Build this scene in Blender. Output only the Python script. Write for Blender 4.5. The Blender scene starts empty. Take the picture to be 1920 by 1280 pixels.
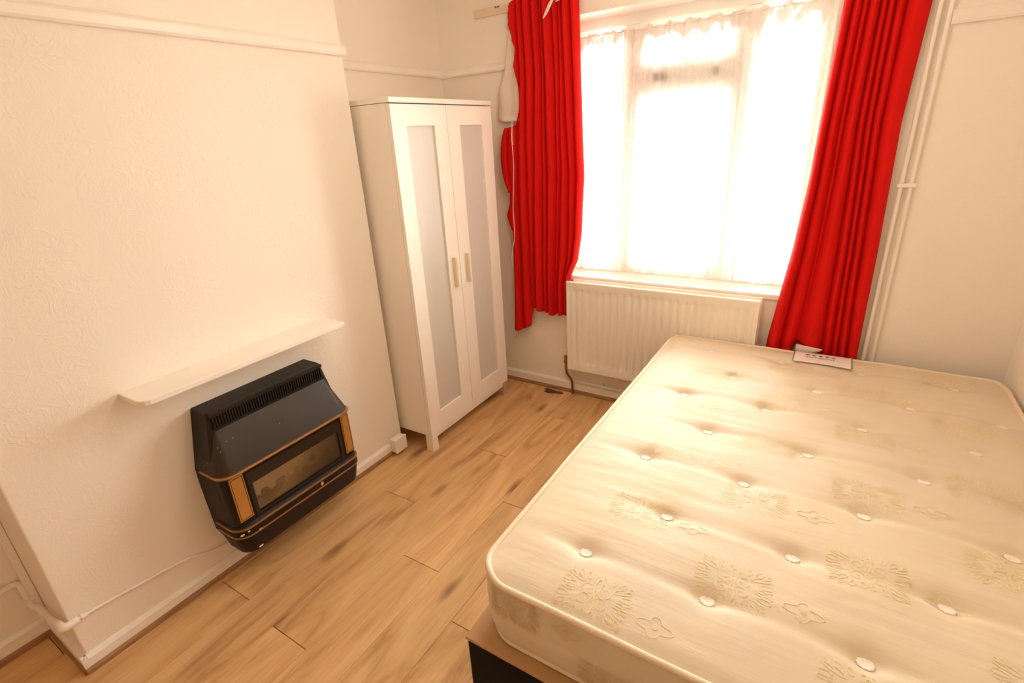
import bpy, bmesh, math, random
from mathutils import Vector, Matrix, noise
random.seed(7)
PI = math.pi
S = bpy.context.scene
COL = S.collection

# ------------------------------------------------------------------ camera
cam_d = bpy.data.cameras.new('camera')
cam_d.sensor_width = 36.0
cam_d.lens = 958.15 / 1920 * 36
cam_d.clip_start = 0.02
cam = bpy.data.objects.new('camera', cam_d)
COL.objects.link(cam)
cam.matrix_world = Matrix(((0.84824, -0.15370, 0.50682, 1.925),
                           (0.52692, 0.34122, -0.77841, 0.0),
                           (-0.05329, 0.92733, 0.37042, 1.6),
                           (0, 0, 0, 1)))
S.camera = cam

# ------------------------------------------------------------------ world, lights, exposure
w = bpy.data.worlds.new('overcast_sky')
S.world = w
w.use_nodes = True
nt = w.node_tree
bg = nt.nodes['Background']
bg.inputs[0].default_value = (1.0, 0.972, 0.915, 1)
bg.inputs[1].default_value = 28.0

def area(name, loc, rot, sx, sy, power, col, portal=False):
    l = bpy.data.lights.new(name, 'AREA')
    l.shape = 'RECTANGLE'; l.size = sx; l.size_y = sy
    l.energy = power; l.color = col
    if portal: l.cycles.is_portal = True
    o = bpy.data.objects.new(name, l); COL.objects.link(o)
    o.location = loc; o.rotation_euler = rot
    return o
area('sky_portal', (1.155, 3.06, 1.48), (math.radians(-90), 0, 0), 1.3, 1.4, 1.0, (1, 1, 1), True)
fill_light = bpy.data.lights.new('fill_lamp', 'POINT')  # added fill lamp, out of view, brightens the window end of the room
fill_light.energy = 11.5; fill_light.color = (1.0, 0.92, 0.79); fill_light.shadow_soft_size = 0.16
bo = bpy.data.objects.new('fill_lamp', fill_light); COL.objects.link(bo); bo.location = (1.35, 1.6, 2.1)
vs = S.view_settings
vs.view_transform = 'Standard'; vs.look = 'None'; vs.gamma = 1.0
vs.use_curve_mapping = False
vs.exposure = 0.27
S.cycles.max_bounces = 12
S.cycles.diffuse_bounces = 8
S.cycles.transparent_max_bounces = 16

# ------------------------------------------------------------------ mesh helpers
class MB:
    def __init__(s): s.v = []; s.f = []
    def box(s, x0, x1, y0, y1, z0, z1):
        b = len(s.v)
        s.v += [(x0,y0,z0),(x1,y0,z0),(x1,y1,z0),(x0,y1,z0),(x0,y0,z1),(x1,y0,z1),(x1,y1,z1),(x0,y1,z1)]
        for q in ((0,3,2,1),(4,5,6,7),(0,1,5,4),(1,2,6,5),(2,3,7,6),(3,0,4,7)):
            s.f.append(tuple(b+i for i in q))
        return s
    def grid(s, rows, closed_u=False, closed_v=False):
        b = len(s.v); n = len(rows); m = len(rows[0])
        for r in rows: s.v += [tuple(p) for p in r]
        for i in range(n if closed_v else n-1):
            for j in range(m if closed_u else m-1):
                i2 = (i+1) % n; j2 = (j+1) % m
                s.f.append((b+i*m+j, b+i*m+j2, b+i2*m+j2, b+i2*m+j))
        return s
    def cap(s, pts, flip=False):
        b = len(s.v); s.v += [tuple(p) for p in pts]
        f = tuple(range(b, b+len(pts)))
        s.f.append(f[::-1] if flip else f); return s
    def prism(s, poly, axis, a, c):
        # polygon given in the two other axes, extruded along axis from a to c
        def P(p, t):
            return {'x': (t, p[0], p[1]), 'y': (p[0], t, p[1]), 'z': (p[0], p[1], t)}[axis]
        s.cap([P(p, a) for p in poly], True); s.cap([P(p, c) for p in poly])
        s.grid([[P(p, a) for p in poly], [P(p, c) for p in poly]], closed_u=True)
        return s
    def tube(s, pts, r, n=8, closed=False, caps=True):
        pts = [Vector(p) for p in pts]; rows = []; k = len(pts)
        up = None
        for i, p in enumerate(pts):
            if closed: t = pts[(i+1) % k]-pts[i-1]
            else: t = pts[min(i+1, k-1)]-pts[max(i-1, 0)]
            t.normalize()
            if up is None:
                up = Vector((0,0,1)) if abs(t.z) < 0.9 else Vector((0,1,0))
            a = t.cross(up); 
            if a.length < 1e-5: a = t.cross(Vector((1,0,0)))
            a.normalize(); up2 = a.cross(t).normalized(); up = up2
            rr = r[i] if isinstance(r, (list, tuple)) else r
            rows.append([p + (a*math.cos(2*PI*j/n) + up2*math.sin(2*PI*j/n))*rr for j in range(n)])
        s.grid(rows, closed_u=True, closed_v=closed)
        if caps and not closed:
            s.cap(rows[0], False); s.cap(rows[-1], True)
        return s

def tag(o, label=None, cat=None, group=None, kind=None):
    if label: o['label'] = label
    if cat: o['category'] = cat
    if group: o['group'] = group
    if kind: o['kind'] = kind
    return o

def wloc(o):
    p = Vector((0,0,0))
    while o is not None:
        p += o.location; o = o.parent
    return p

def obj(name, mb, m, parent=None, bevel=0.0, smooth=False, seg=2, loc=None, solid=0.0, merge=True, angle=35):
    """one mesh object; mb vertices are in world coordinates, origin at loc (or the parent's origin)"""
    base = Vector(loc) if loc is not None else (wloc(parent) if parent else Vector((0,0,0)))
    me = bpy.data.meshes.new(name)
    me.from_pydata([tuple(Vector(v)-base) for v in mb.v], [], mb.f)
    bm = bmesh.new(); bm.from_mesh(me)
    if merge: bmesh.ops.remove_doubles(bm, verts=bm.verts, dist=1e-5)
    bmesh.ops.recalc_face_normals(bm, faces=bm.faces)
    bm.to_mesh(me); bm.free()
    o = bpy.data.objects.new(name, me); COL.objects.link(o)
    if parent:
        o.parent = parent; o.location = base - wloc(parent)
    else: o.location = base
    if m: me.materials.append(m)
    if solid:
        md = o.modifiers.new('thickness', 'SOLIDIFY'); md.thickness = solid; md.offset = 0
    if bevel:
        md = o.modifiers.new('bevel', 'BEVEL'); md.width = bevel; md.segments = seg
        md.limit_method = 'ANGLE'; md.angle_limit = math.radians(angle)
    if smooth:
        me.polygons.foreach_set('use_smooth', [True]*len(me.polygons)); me.update()
        if smooth == 'auto':
            me.set_sharp_from_angle(angle=math.radians(38))
    return o

def empty(name, loc, label=None, cat=None, group=None):
    o = bpy.data.objects.new(name, None); COL.objects.link(o)
    o.location = loc; o.empty_display_size = 0.1
    tag(o, label, cat, group); return o

def smoothpath(pts, n=8):
    """Catmull-Rom through points"""
    P = [Vector(p) for p in pts]; out = []
    for i in range(len(P)-1):
        p0 = P[max(i-1,0)]; p1 = P[i]; p2 = P[i+1]; p3 = P[min(i+2, len(P)-1)]
        for k in range(n):
            t = k/n
            out.append(0.5*((2*p1)+(p2-p0)*t+(2*p0-5*p1+4*p2-p3)*t*t+(3*p1-p0-3*p2+p3)*t**3))
    out.append(P[-1]); return out

def fillet(pts, r, n=5):
    P = [Vector(p) for p in pts]; out = [P[0]]
    for i in range(1, len(P)-1):
        a = (P[i-1]-P[i]); b = (P[i+1]-P[i])
        ra = min(r, a.length*0.49, b.length*0.49)
        A = P[i]+a.normalized()*ra; B = P[i]+b.normalized()*ra
        for k in range(n+1):
            t = k/n
            out.append((1-t)**2*A + 2*t*(1-t)*P[i] + t*t*B)
    out.append(P[-1]); return out

def interp(tab, x):
    if x <= tab[0][0]: return tab[0][1]
    for (a, b), (c, d) in zip(tab, tab[1:]):
        if x <= c: 
            t = (x-a)/(c-a) if c > a else 0
            return b+(d-b)*t
    return tab[-1][1]

# ------------------------------------------------------------------ materials
def new_mat(name):
    m = bpy.data.materials.new(name); m.use_nodes = True
    nt = m.node_tree; b = nt.nodes['Principled BSDF']
    return m, nt, b
def N(nt, kind, **kw):
    n = nt.nodes.new(kind)
    for k, v in kw.items():
        if k.startswith('i_'):
            key = k[2:]
            key = int(key) if key.isdigit() else key.replace('_', ' ')
            n.inputs[key].default_value = v
        else: setattr(n, k, v)
    return n
def L(nt, a, b): nt.links.new(a, b)
def coords(nt, scale=(1,1,1), kind='Object'):
    t = N(nt, 'ShaderNodeTexCoord'); mp = N(nt, 'ShaderNodeMapping'); mp.inputs['Scale'].default_value = scale
    L(nt, t.outputs[kind], mp.inputs['Vector']); return mp.outputs[0]
def noise_n(nt, vec, scale, detail=3, rough=0.5, dist=0.0):
    n = N(nt, 'ShaderNodeTexNoise'); n.inputs['Scale'].default_value = scale
    n.inputs['Detail'].default_value = detail; n.inputs['Roughness'].default_value = rough
    n.inputs['Distortion'].default_value = dist
    L(nt, vec, n.inputs['Vector']); return n.outputs[0]
def ramp(nt, fac, stops):
    r = N(nt, 'ShaderNodeValToRGB'); L(nt, fac, r.inputs[0])
    el = r.color_ramp.elements
    while len(el) < len(stops): el.new(0.5)
    for e, (p, c) in zip(el, stops):
        e.position = p; e.color = c if len(c) == 4 else (*c, 1)
    return r.outputs[0]
def mixc(nt, fac, a, b, mode='MIX'):
    n = N(nt, 'ShaderNodeMix', data_type='RGBA', blend_type=mode)
    for sock, v in ((n.inputs[0], fac), (n.inputs[6], a), (n.inputs[7], b)):
        if isinstance(v, (int, float)): sock.default_value = v
        elif isinstance(v, tuple): sock.default_value = (*v, 1) if len(v) == 3 else v
        else: L(nt, v, sock)
    return n.outputs[2]
def math_n(nt, op, a, b=0.0, c=0.0):
    n = N(nt, 'ShaderNodeMath', operation=op)
    for i, v in enumerate((a, b, c)):
        if isinstance(v, (int, float)): n.inputs[i].default_value = v
        else: L(nt, v, n.inputs[i])
    return n.outputs[0]
def bump(nt, bsdf, h, strength, dist=0.002, prev=None):
    b = N(nt, 'ShaderNodeBump'); b.inputs['Strength'].default_value = strength
    b.inputs['Distance'].default_value = dist; L(nt, h, b.inputs['Height'])
    if prev: L(nt, prev, b.inputs['Normal'])
    L(nt, b.outputs[0], bsdf.inputs['Normal']); return b.outputs[0]

def simple(name, col, rough=0.5, metal=0.0, var=0.06, scale=6, bumps=0.0, bscale=60, spec=0.5, coat=0.0):
    m, nt, b = new_mat(name)
    v = coords(nt)
    f = noise_n(nt, v, scale, 4)
    c = mixc(nt, f, tuple(x*(1-var) for x in col), tuple(min(1, x*(1+var)) for x in col))
    L(nt, c, b.inputs['Base Color'])
    b.inputs['Roughness'].default_value = rough; b.inputs['Metallic'].default_value = metal
    b.inputs['Specular IOR Level'].default_value = spec
    if coat: b.inputs['Coat Weight'].default_value = coat
    if bumps: bump(nt, b, noise_n(nt, v, bscale, 3), bumps)
    return m

def wallpaper(name, col, amount):
    m, nt, b = new_mat(name)
    v = coords(nt)
    f = noise_n(nt, v, 1.7, 3)
    L(nt, mixc(nt, f, tuple(x*0.97 for x in col), col), b.inputs['Base Color'])
    b.inputs['Roughness'].default_value = 0.62
    b.inputs['Specular IOR Level'].default_value = 0.35
    # swirling feathery fronds: a warped wave plus warped ridges
    w1 = N(nt, 'ShaderNodeTexNoise'); w1.inputs['Scale'].default_value = 5.5; w1.inputs['Detail'].default_value = 2
    L(nt, v, w1.inputs['Vector'])
    wm = N(nt, 'ShaderNodeVectorMath', operation='SCALE'); L(nt, w1.outputs['Color'], wm.inputs[0]); wm.inputs['Scale'].default_value = 0.55
    wa = N(nt, 'ShaderNodeVectorMath', operation='ADD'); L(nt, v, wa.inputs[0]); L(nt, wm.outputs[0], wa.inputs[1])
    n1 = noise_n(nt, wa.outputs[0], 10, 2, 0.5)
    r1 = math_n(nt, 'ABSOLUTE', math_n(nt, 'SUBTRACT', n1, 0.5))
    ridge = math_n(nt, 'SUBTRACT', 1.0, math_n(nt, 'MINIMUM', math_n(nt, 'MULTIPLY', r1, 26.0), 1.0))
    n2 = noise_n(nt, wa.outputs[0], 34, 3, 0.6, 0.6)
    r2 = math_n(nt, 'ABSOLUTE', math_n(nt, 'SUBTRACT', n2, 0.5))
    ridge2 = math_n(nt, 'SUBTRACT', 1.0, math_n(nt, 'MINIMUM', math_n(nt, 'MULTIPLY', r2, 12.0), 1.0))
    patch = ramp(nt, noise_n(nt, v, 3.5, 2), [(0.38, (0,0,0)), (0.62, (1,1,1))])
    h = math_n(nt, 'ADD', math_n(nt, 'MULTIPLY', ridge, 1.0), math_n(nt, 'MULTIPLY', ridge2, 0.5))
    h = math_n(nt, 'MULTIPLY', h, math_n(nt, 'ADD', math_n(nt, 'MULTIPLY', patch, 0.8), 0.2))
    h = math_n(nt, 'ADD', h, math_n(nt, 'MULTIPLY', noise_n(nt, v, 160, 2), 0.35))
    bump(nt, b, h, amount, 0.003)
    return m

PAINT = (0.935, 0.875, 0.785)
M = {}
M['breast'] = wallpaper('embossed_painted_wallpaper', PAINT, 0.24)
M['wall'] = wallpaper('painted_wallpaper', PAINT, 0.18)
M['plain_wall'] = simple('painted_plaster', PAINT, 0.6, bumps=0.08, bscale=90)
M['rear_wall'] = simple('low_bounce_tan_wall', (0.62, 0.50, 0.38), 0.6, bumps=0.08, bscale=90)  # unseen wall, colour darkened to cut bounce into the foreground
M['gloss'] = simple('white_gloss_paint', (0.93, 0.885, 0.81), 0.32, bumps=0.05, bscale=40)
M['upvc'] = simple('white_window_plastic', (0.80, 0.76, 0.70), 0.28, var=0.02)
M['rad'] = simple('radiator_enamel', (0.93, 0.87, 0.77), 0.3, var=0.03)
M['ward'] = simple('white_foil_wardrobe', (0.95, 0.91, 0.85), 0.38, var=0.02)
M['ward_edge'] = simple('wardrobe_shadow_edge', (0.62, 0.55, 0.46), 0.5, var=0.03)
M['raw_leg'] = simple('scuffed_bare_leg', (0.62, 0.40, 0.31), 0.6, var=0.35, scale=40)
M['handle'] = simple('shaded_white_handle', (0.78, 0.68, 0.50), 0.35, var=0.03)  # white plastic, its shading put into the cream colour
M['frost'] = simple('frosted_panel', (0.66, 0.63, 0.585), 0.35, var=0.03, scale=3)
M['black'] = simple('black_enamel', (0.014, 0.009, 0.006), 0.48, var=0.2, spec=0.3)
M['blackmatte'] = simple('black_recess', (0.006, 0.005, 0.005), 0.55, var=0.2)
M['gunmetal'] = None
M['brass'] = simple('worn_brass_strip', (0.46, 0.235, 0.10), 0.36, 0.8, var=0.35, scale=30)
M['brass_panel'] = simple('brass_panel_sheet', (0.62, 0.36, 0.12), 0.34, 0.8, var=0.06)
M['coal'] = simple('ceramic_coal', (0.20, 0.125, 0.095), 0.85, var=0.4, scale=25, bumps=0.5, bscale=50)
M['firebrick'] = simple('pale_firebrick', (0.80, 0.70, 0.56), 0.8, var=0.2, scale=10)
M['chip'] = simple('chipped_white_enamel', (0.75, 0.68, 0.58), 0.7, var=0.1)
M['pinkchip'] = simple('bare_copper_chip', (0.62, 0.33, 0.24), 0.6, var=0.1)
M['copper'] = simple('tarnished_copper', (0.32, 0.13, 0.06), 0.4, 0.7, var=0.4, scale=40)
M['oldpaint'] = simple('yellowed_old_paint', (0.80, 0.68, 0.50), 0.45, var=0.05)
M['cap'] = simple('yellowed_valve_cap', (0.80, 0.68, 0.42), 0.4, var=0.05)
M['basefabric'] = simple('black_base_fabric', (0.010, 0.008, 0.007), 0.85, var=0.15, spec=0.2)
M['board'] = simple('tan_base_board', (0.50, 0.30, 0.14), 0.55, var=0.1, scale=14)
M['lining'] = None
M['green'] = simple('green_label_print', (0.20, 0.30, 0.05), 0.7, var=0.05)
M['label'] = simple('white_satin_label', (0.86, 0.79, 0.76), 0.55, var=0.02)
M['ink'] = simple('grey_brown_ink', (0.20, 0.13, 0.11), 0.7, var=0.05)
M['redink'] = simple('red_ink', (0.45, 0.06, 0.04), 0.7, var=0.05)
M['dust'] = simple('grey_dust', (0.09, 0.06, 0.05), 0.95, var=0.4, scale=60)
M['paving'] = simple('outdoor_paving', (0.45, 0.43, 0.40), 0.8, var=0.1, scale=3)
M['cord'] = simple('white_cord', (0.85, 0.78, 0.68), 0.7, var=0.05)
M['screw'] = simple('dull_hook_metal', (0.30, 0.25, 0.18), 0.5, 0.6, var=0.1)

# gas fire hood: dark painted metal with white dust specks
m, nt, b = new_mat('speckled_black_hood'); M['gunmetal'] = m
v = coords(nt)
vo = N(nt, 'ShaderNodeTexVoronoi'); vo.inputs['Scale'].default_value = 46; L(nt, v, vo.inputs['Vector'])
spot = math_n(nt, 'LESS_THAN', vo.outputs['Distance'], 0.075)
keep = math_n(nt, 'GREATER_THAN', noise_n(nt, v, 9, 2), 0.53)
L(nt, mixc(nt, math_n(nt, 'MULTIPLY', spot, keep), (0.034, 0.023, 0.015), (0.55, 0.48, 0.40)), b.inputs['Base Color'])
b.inputs['Roughness'].default_value = 0.5; b.inputs['Specular IOR Level'].default_value = 0.4
bump(nt, b, noise_n(nt, v, 300, 2), 0.06, 0.001)

# oak laminate, grain along Y, offset per board
m, nt, b = new_mat('oak_laminate'); M['oak'] = m
t = N(nt, 'ShaderNodeTexCoord'); oi = N(nt, 'ShaderNodeObjectInfo')
comb = N(nt, 'ShaderNodeCombineXYZ')
L(nt, math_n(nt, 'MULTIPLY', oi.outputs['Random'], 37.0), comb.inputs[0])
L(nt, math_n(nt, 'MULTIPLY', oi.outputs['Random'], 91.0), comb.inputs[1])
add = N(nt, 'ShaderNodeVectorMath', operation='ADD'); L(nt, t.outputs['Object'], add.inputs[0]); L(nt, comb.outputs[0], add.inputs[1])
def smap(sc):
    mp = N(nt, 'ShaderNodeMapping'); mp.inputs['Scale'].default_value = sc; L(nt, add.outputs[0], mp.inputs[0]); return mp.outputs[0]
g1 = noise_n(nt, smap((1, 0.16, 1)), 11, 5, 0.55, 1.2)     # broad figure
g2 = noise_n(nt, smap((1, 0.03, 1)), 130, 3, 0.6)           # fine pores
g3 = noise_n(nt, smap((1, 0.35, 1)), 3.2, 2)                # board tone
base = ramp(nt, g1, [(0.28, (0.34, 0.165, 0.070)), (0.42, (0.60, 0.345, 0.142)), (0.58, (0.72, 0.45, 0.205)), (0.75, (0.77, 0.51, 0.25))])
base = mixc(nt, math_n(nt, 'MULTIPLY', ramp(nt, g2, [(0.35, (1,1,1)), (0.52, (0,0,0))]), 0.30), base, (0.36, 0.195, 0.085))
base = mixc(nt, math_n(nt, 'MULTIPLY', g3, 0.5), base, (0.55, 0.34, 0.165))
vk = N(nt, 'ShaderNodeTexVoronoi'); vk.inputs['Scale'].default_value = 3.6; L(nt, smap((1.6, 0.55, 1)), vk.inputs['Vector'])
knot = ramp(nt, math_n(nt, 'ADD', vk.outputs['Distance'], math_n(nt, 'MULTIPLY', math_n(nt, 'SUBTRACT', g1, 0.5), 0.16)), [(0.03, (1,1,1)), (0.17, (0,0,0))])
base = mixc(nt, math_n(nt, 'MULTIPLY', knot, 0.8), base, (0.20, 0.088, 0.042))
tone = math_n(nt, 'ADD', 0.99, math_n(nt, 'MULTIPLY', oi.outputs['Random'], 0.16))
sc = N(nt, 'ShaderNodeVectorMath', operation='SCALE'); L(nt, base, sc.inputs[0]); L(nt, tone, sc.inputs['Scale'])
L(nt, sc.outputs[0], b.inputs['Base Color'])
b.inputs['Roughness'].default_value = 0.46
b.inputs['Specular IOR Level'].default_value = 0.42
bump(nt, b, g2, 0.08, 0.001)

# floor beading strip
m, nt, b = new_mat('oak_beading'); M['bead'] = m
v = coords(nt, (4, 4, 30))
L(nt, ramp(nt, noise_n(nt, v, 3, 4), [(0.3, (0.26, 0.12, 0.05)), (0.7, (0.44, 0.235, 0.105))]), b.inputs['Base Color'])
b.inputs['Roughness'].default_value = 0.45

# red curtain cloth: diffuse + translucent weave
def cloth(name, col, transl, weave=420, bstr=0.15):
    m = bpy.data.materials.new(name); m.use_nodes = True
    nt = m.node_tree; nt.nodes.clear()
    out = N(nt, 'ShaderNodeOutputMaterial')
    d = N(nt, 'ShaderNodeBsdfPrincipled'); d.inputs['Roughness'].default_value = 0.8
    d.inputs['Specular IOR Level'].default_value = 0.15
    tr = N(nt, 'ShaderNodeBsdfTranslucent'); mx = N(nt, 'ShaderNodeMixShader')
    v = coords(nt)
    f = noise_n(nt, v, 14, 4)
    c = mixc(nt, f, tuple(x*0.9 for x in col), col)
    L(nt, c, d.inputs['Base Color']); L(nt, c, tr.inputs['Color'])
    bp = N(nt, 'ShaderNodeBump'); bp.inputs['Strength'].default_value = bstr; bp.inputs['Distance'].default_value = 0.001
    L(nt, noise_n(nt, v, weave, 2), bp.inputs['Height']); L(nt, bp.outputs[0], d.inputs['Normal'])
    mx.inputs[0].default_value = transl
    L(nt, d.outputs[0], mx.inputs[1]); L(nt, tr.outputs[0], mx.inputs[2]); L(nt, mx.outputs[0], out.inputs[0])
    return m
M['red'] = cloth('red_curtain_cloth', (0.76, 0.010, 0.007), 0.08)
M['lining'] = cloth('cream_lining_cloth', (0.92, 0.82, 0.74), 0.12)

# mattress ticking: pale cream with yellowish stains and crosswise wrinkles
m, nt, b = new_mat('cream_damask_ticking'); M['ticking'] = m
v = coords(nt)
st = ramp(nt, noise_n(nt, v, 2.6, 3), [(0.42, (0,0,0)), (0.66, (1,1,1))])
c = mixc(nt, math_n(nt, 'MULTIPLY', st, 0.55), (0.73, 0.635, 0.49), (0.73, 0.62, 0.41))
L(nt, c, b.inputs['Base Color']); b.inputs['Roughness'].default_value = 0.55
b.inputs['Specular IOR Level'].default_value = 0.3
b.inputs['Sheen Weight'].default_value = 0.15
wr = noise_n(nt, coords(nt, (2.2, 16, 6)), 2.6, 3, 0.5, 0.4)
wr2 = noise_n(nt, coords(nt, (5, 60, 20)), 6, 2)
h = math_n(nt, 'ADD', wr, math_n(nt, 'MULTIPLY', wr2, 0.12))
bump(nt, b, h, 0.11, 0.012)
M['piping'] = simple('cream_piping_tape', (0.83, 0.70, 0.52), 0.6, var=0.05, bumps=0.2, bscale=120)
M['tuft'] = simple('white_felt_tuft', (0.90, 0.83, 0.75), 0.75, var=0.03)
M['motif'] = simple('gold_damask_thread', (0.80, 0.685, 0.405), 0.45, var=0.04)
M['motif_dark'] = simple('bronze_damask_thread', (0.68, 0.52, 0.30), 0.5, var=0.05)

# window glass
m = bpy.data.materials.new('window_glass'); m.use_nodes = True; nt = m.node_tree; nt.nodes.clear(); M['glass'] = m
out = N(nt, 'ShaderNodeOutputMaterial'); tr = N(nt, 'ShaderNodeBsdfTransparent'); gl = N(nt, 'ShaderNodeBsdfGlossy')
gl.inputs['Roughness'].default_value = 0.02; tr.inputs[0].default_value = (0.96, 0.97, 0.96, 1)
fr = N(nt, 'ShaderNodeFresnel'); fr.inputs[0].default_value = 1.45; mx = N(nt, 'ShaderNodeMixShader')
L(nt, fr.outputs[0], mx.inputs[0]); L(nt, tr.outputs[0], mx.inputs[1]); L(nt, gl.outputs[0], mx.inputs[2]); L(nt, mx.outputs[0], out.inputs[0])
# smoked fire glass
m = bpy.data.materials.new('smoked_fire_glass'); m.use_nodes = True; nt = m.node_tree; nt.nodes.clear(); M['fireglass'] = m
out = N(nt, 'ShaderNodeOutputMaterial'); tr = N(nt, 'ShaderNodeBsdfTransparent'); gl = N(nt, 'ShaderNodeBsdfGlossy')
gl.inputs['Roughness'].default_value = 0.12; tr.inputs[0].default_value = (0.93, 0.90, 0.85, 1)
fr = N(nt, 'ShaderNodeFresnel'); fr.inputs[0].default_value = 1.5; mx = N(nt, 'ShaderNodeMixShader')
L(nt, fr.outputs[0], mx.inputs[0]); L(nt, tr.outputs[0], mx.inputs[1]); L(nt, gl.outputs[0], mx.inputs[2]); L(nt, mx.outputs[0], out.inputs[0])

# lace net: partly see-through, denser in the gathered heading band
m = bpy.data.materials.new('lace_net'); m.use_nodes = True; nt = m.node_tree; nt.nodes.clear(); M['net'] = m
out = N(nt, 'ShaderNodeOutputMaterial')
tr = N(nt, 'ShaderNodeBsdfTransparent'); tl = N(nt, 'ShaderNodeBsdfTranslucent'); df = N(nt, 'ShaderNodeBsdfDiffuse')
for q in (tl, df): q.inputs[0].default_value = (0.80, 0.74, 0.70, 1)
m1 = N(nt, 'ShaderNodeMixShader')
L(nt, df.outputs[0], m1.inputs[1]); L(nt, tl.outputs[0], m1.inputs[2])
v = coords(nt)
sep = N(nt, 'ShaderNodeSeparateXYZ'); L(nt, v, sep.inputs[0])
lace = ramp(nt, noise_n(nt, coords(nt, (1, 1, 0.6)), 26, 3, 0.6, 1.0), [(0.40, (0,0,0)), (0.60, (1,1,1))])
edge = math_n(nt, 'MULTIPLY', math_n(nt, 'SUBTRACT', noise_n(nt, coords(nt, (1, 1, 0.15)), 17, 3), 0.5), 0.22)
zz = math_n(nt, 'ADD', sep.outputs[2], edge)                      # object z, 0 at the heading
band = ramp(nt, math_n(nt, 'MULTIPLY_ADD', zz, 7.0, 1.0), [(0.22, (0,0,0)), (0.60, (1,1,1))])
L(nt, math_n(nt, 'MULTIPLY_ADD', band, -0.645, 0.68), m1.inputs[0])
fac = math_n(nt, 'ADD', math_n(nt, 'MULTIPLY', lace, 0.06), math_n(nt, 'MULTIPLY_ADD', band, 0.545, 0.43))
m2 = N(nt, 'ShaderNodeMixShader'); L(nt, fac, m2.inputs[0])
L(nt, tr.outputs[0], m2.inputs[1]); L(nt, m1.outputs[0], m2.inputs[2]); L(nt, m2.outputs[0], out.inputs[0])

# ================================================================== ROOM
YW = 2.77          # inner face of the window wall
XR = 2.63          # right wall
XL = -0.28         # alcove back wall beside the window
XF = -0.31         # front alcove wall
YB = -0.8          # wall behind the camera
ZC = 2.42
BY0, BY1 = 0.222, 1.75
WX0, WX1, WZ0, WZ1 = 0.52, 1.79, 0.80, 2.165

def struct(name, mb, m, parent=None, **k):
    o = obj(name, mb, m, parent, **k)
    if not parent: o['kind'] = 'structure'
    return o

# floor: slab with separate boards
floor = struct('floor', MB().box(-0.6, XR+0.2, YB-0.2, YW+0.2, -0.12, -0.0085), M['blackmatte'])
PW, PL = 0.186, 1.285
seam = {2: 1.92, 3: 1.125, 4: 1.607, 5: 0.972, 1: 1.40, 0: 0.66, -1: 2.3, 6: 0.35, 7: 1.3}
mesh_cache = {}
def plank(x, y0, y1):
    ln = round(y1-y0, 3)
    key = ln
    if key not in mesh_cache:
        g = 0.0004
        mb = MB(); b0 = 0.0009
        X0, X1, Y0, Y1 = -PW/2+g, PW/2-g, -ln/2+0.0012, ln/2-0.0012
        mb.grid([[(X0,Y0,-0.008),(X1,Y0,-0.008),(X1,Y1,-0.008),(X0,Y1,-0.008)],
                 [(X0,Y0,-b0),(X1,Y0,-b0),(X1,Y1,-b0),(X0,Y1,-b0)],
                 [(X0+b0,Y0+b0,0),(X1-b0,Y0+b0,0),(X1-b0,Y1-b0,0),(X0+b0,Y1-b0,0)]], closed_u=True)
        mb.cap([(X0+b0,Y0+b0,0),(X1-b0,Y0+b0,0),(X1-b0,Y1-b0,0),(X0+b0,Y1-b0,0)])
        me = bpy.data.meshes.new('floor_plank'); me.from_pydata(mb.v, [], mb.f)
        bm = bmesh.new(); bm.from_mesh(me); bmesh.ops.remove_doubles(bm, verts=bm.verts, dist=1e-6)
        bmesh.ops.recalc_face_normals(bm, faces=bm.faces); bm.to_mesh(me); bm.free()
        me.materials.append(M['oak']); mesh_cache[key] = me
    o = bpy.data.objects.new('floor_plank', mesh_cache[key]); COL.objects.link(o)
    o.parent = floor; o.location = (x, (y0+y1)/2, 0)
for k in range(-3, 14):
    xc = 0.219-PW+PW*(k+0.5) if False else 0.033+PW*(k+0.5)
    s = seam.get(k, random.uniform(0, PL))
    y = s
    while y > YB: y -= PL
    while y < YW:
        a, c = max(y, YB), min(y+PL, YW)
        if c-a > 0.01: plank(xc, a, c)
        y += PL

# walls
struct('wall_left', MB().box(XF-0.15, XF, YB-0.15, BY0, 0, ZC), M['wall'])
struct('wall_alcove', MB().box(XL-0.15, XL, BY1, YW, 0, ZC), M['wall'])
br = MB().box(XL-0.15, 0, BY0, BY1, 0, ZC)
struct('wall_chimney_breast', br, M['breast'], bevel=0.006, seg=3)
bw = MB()
bw.box(XL-0.15, WX0, YW, YW+0.28, 0, ZC); bw.box(WX1, XR+0.15, YW, YW+0.28, 0, ZC)
bw.box(WX0, WX1, YW, YW+0.28, 0, WZ0-0.03); bw.box(WX0, WX1, YW, YW+0.28, WZ1, ZC)
struct('wall_window', bw, M['wall'], merge=False)
struct('wall_right', MB().box(XR, XR+0.15, YB-0.15, YW, 0, ZC), M['plain_wall'])
struct('wall_rear', MB().box(XF-0.15, XR+0.15, YB-0.15, YB, 0, ZC), M['rear_wall'])
struct('ceiling', MB().box(XL-0.2, XR+0.15, YB-0.15, YW+0.28, ZC, ZC+0.1), M['plain_wall'])
struct('ground', MB().box(-14, 16, YW+0.6, 30, -0.55, -0.45), M['paving'])

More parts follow.
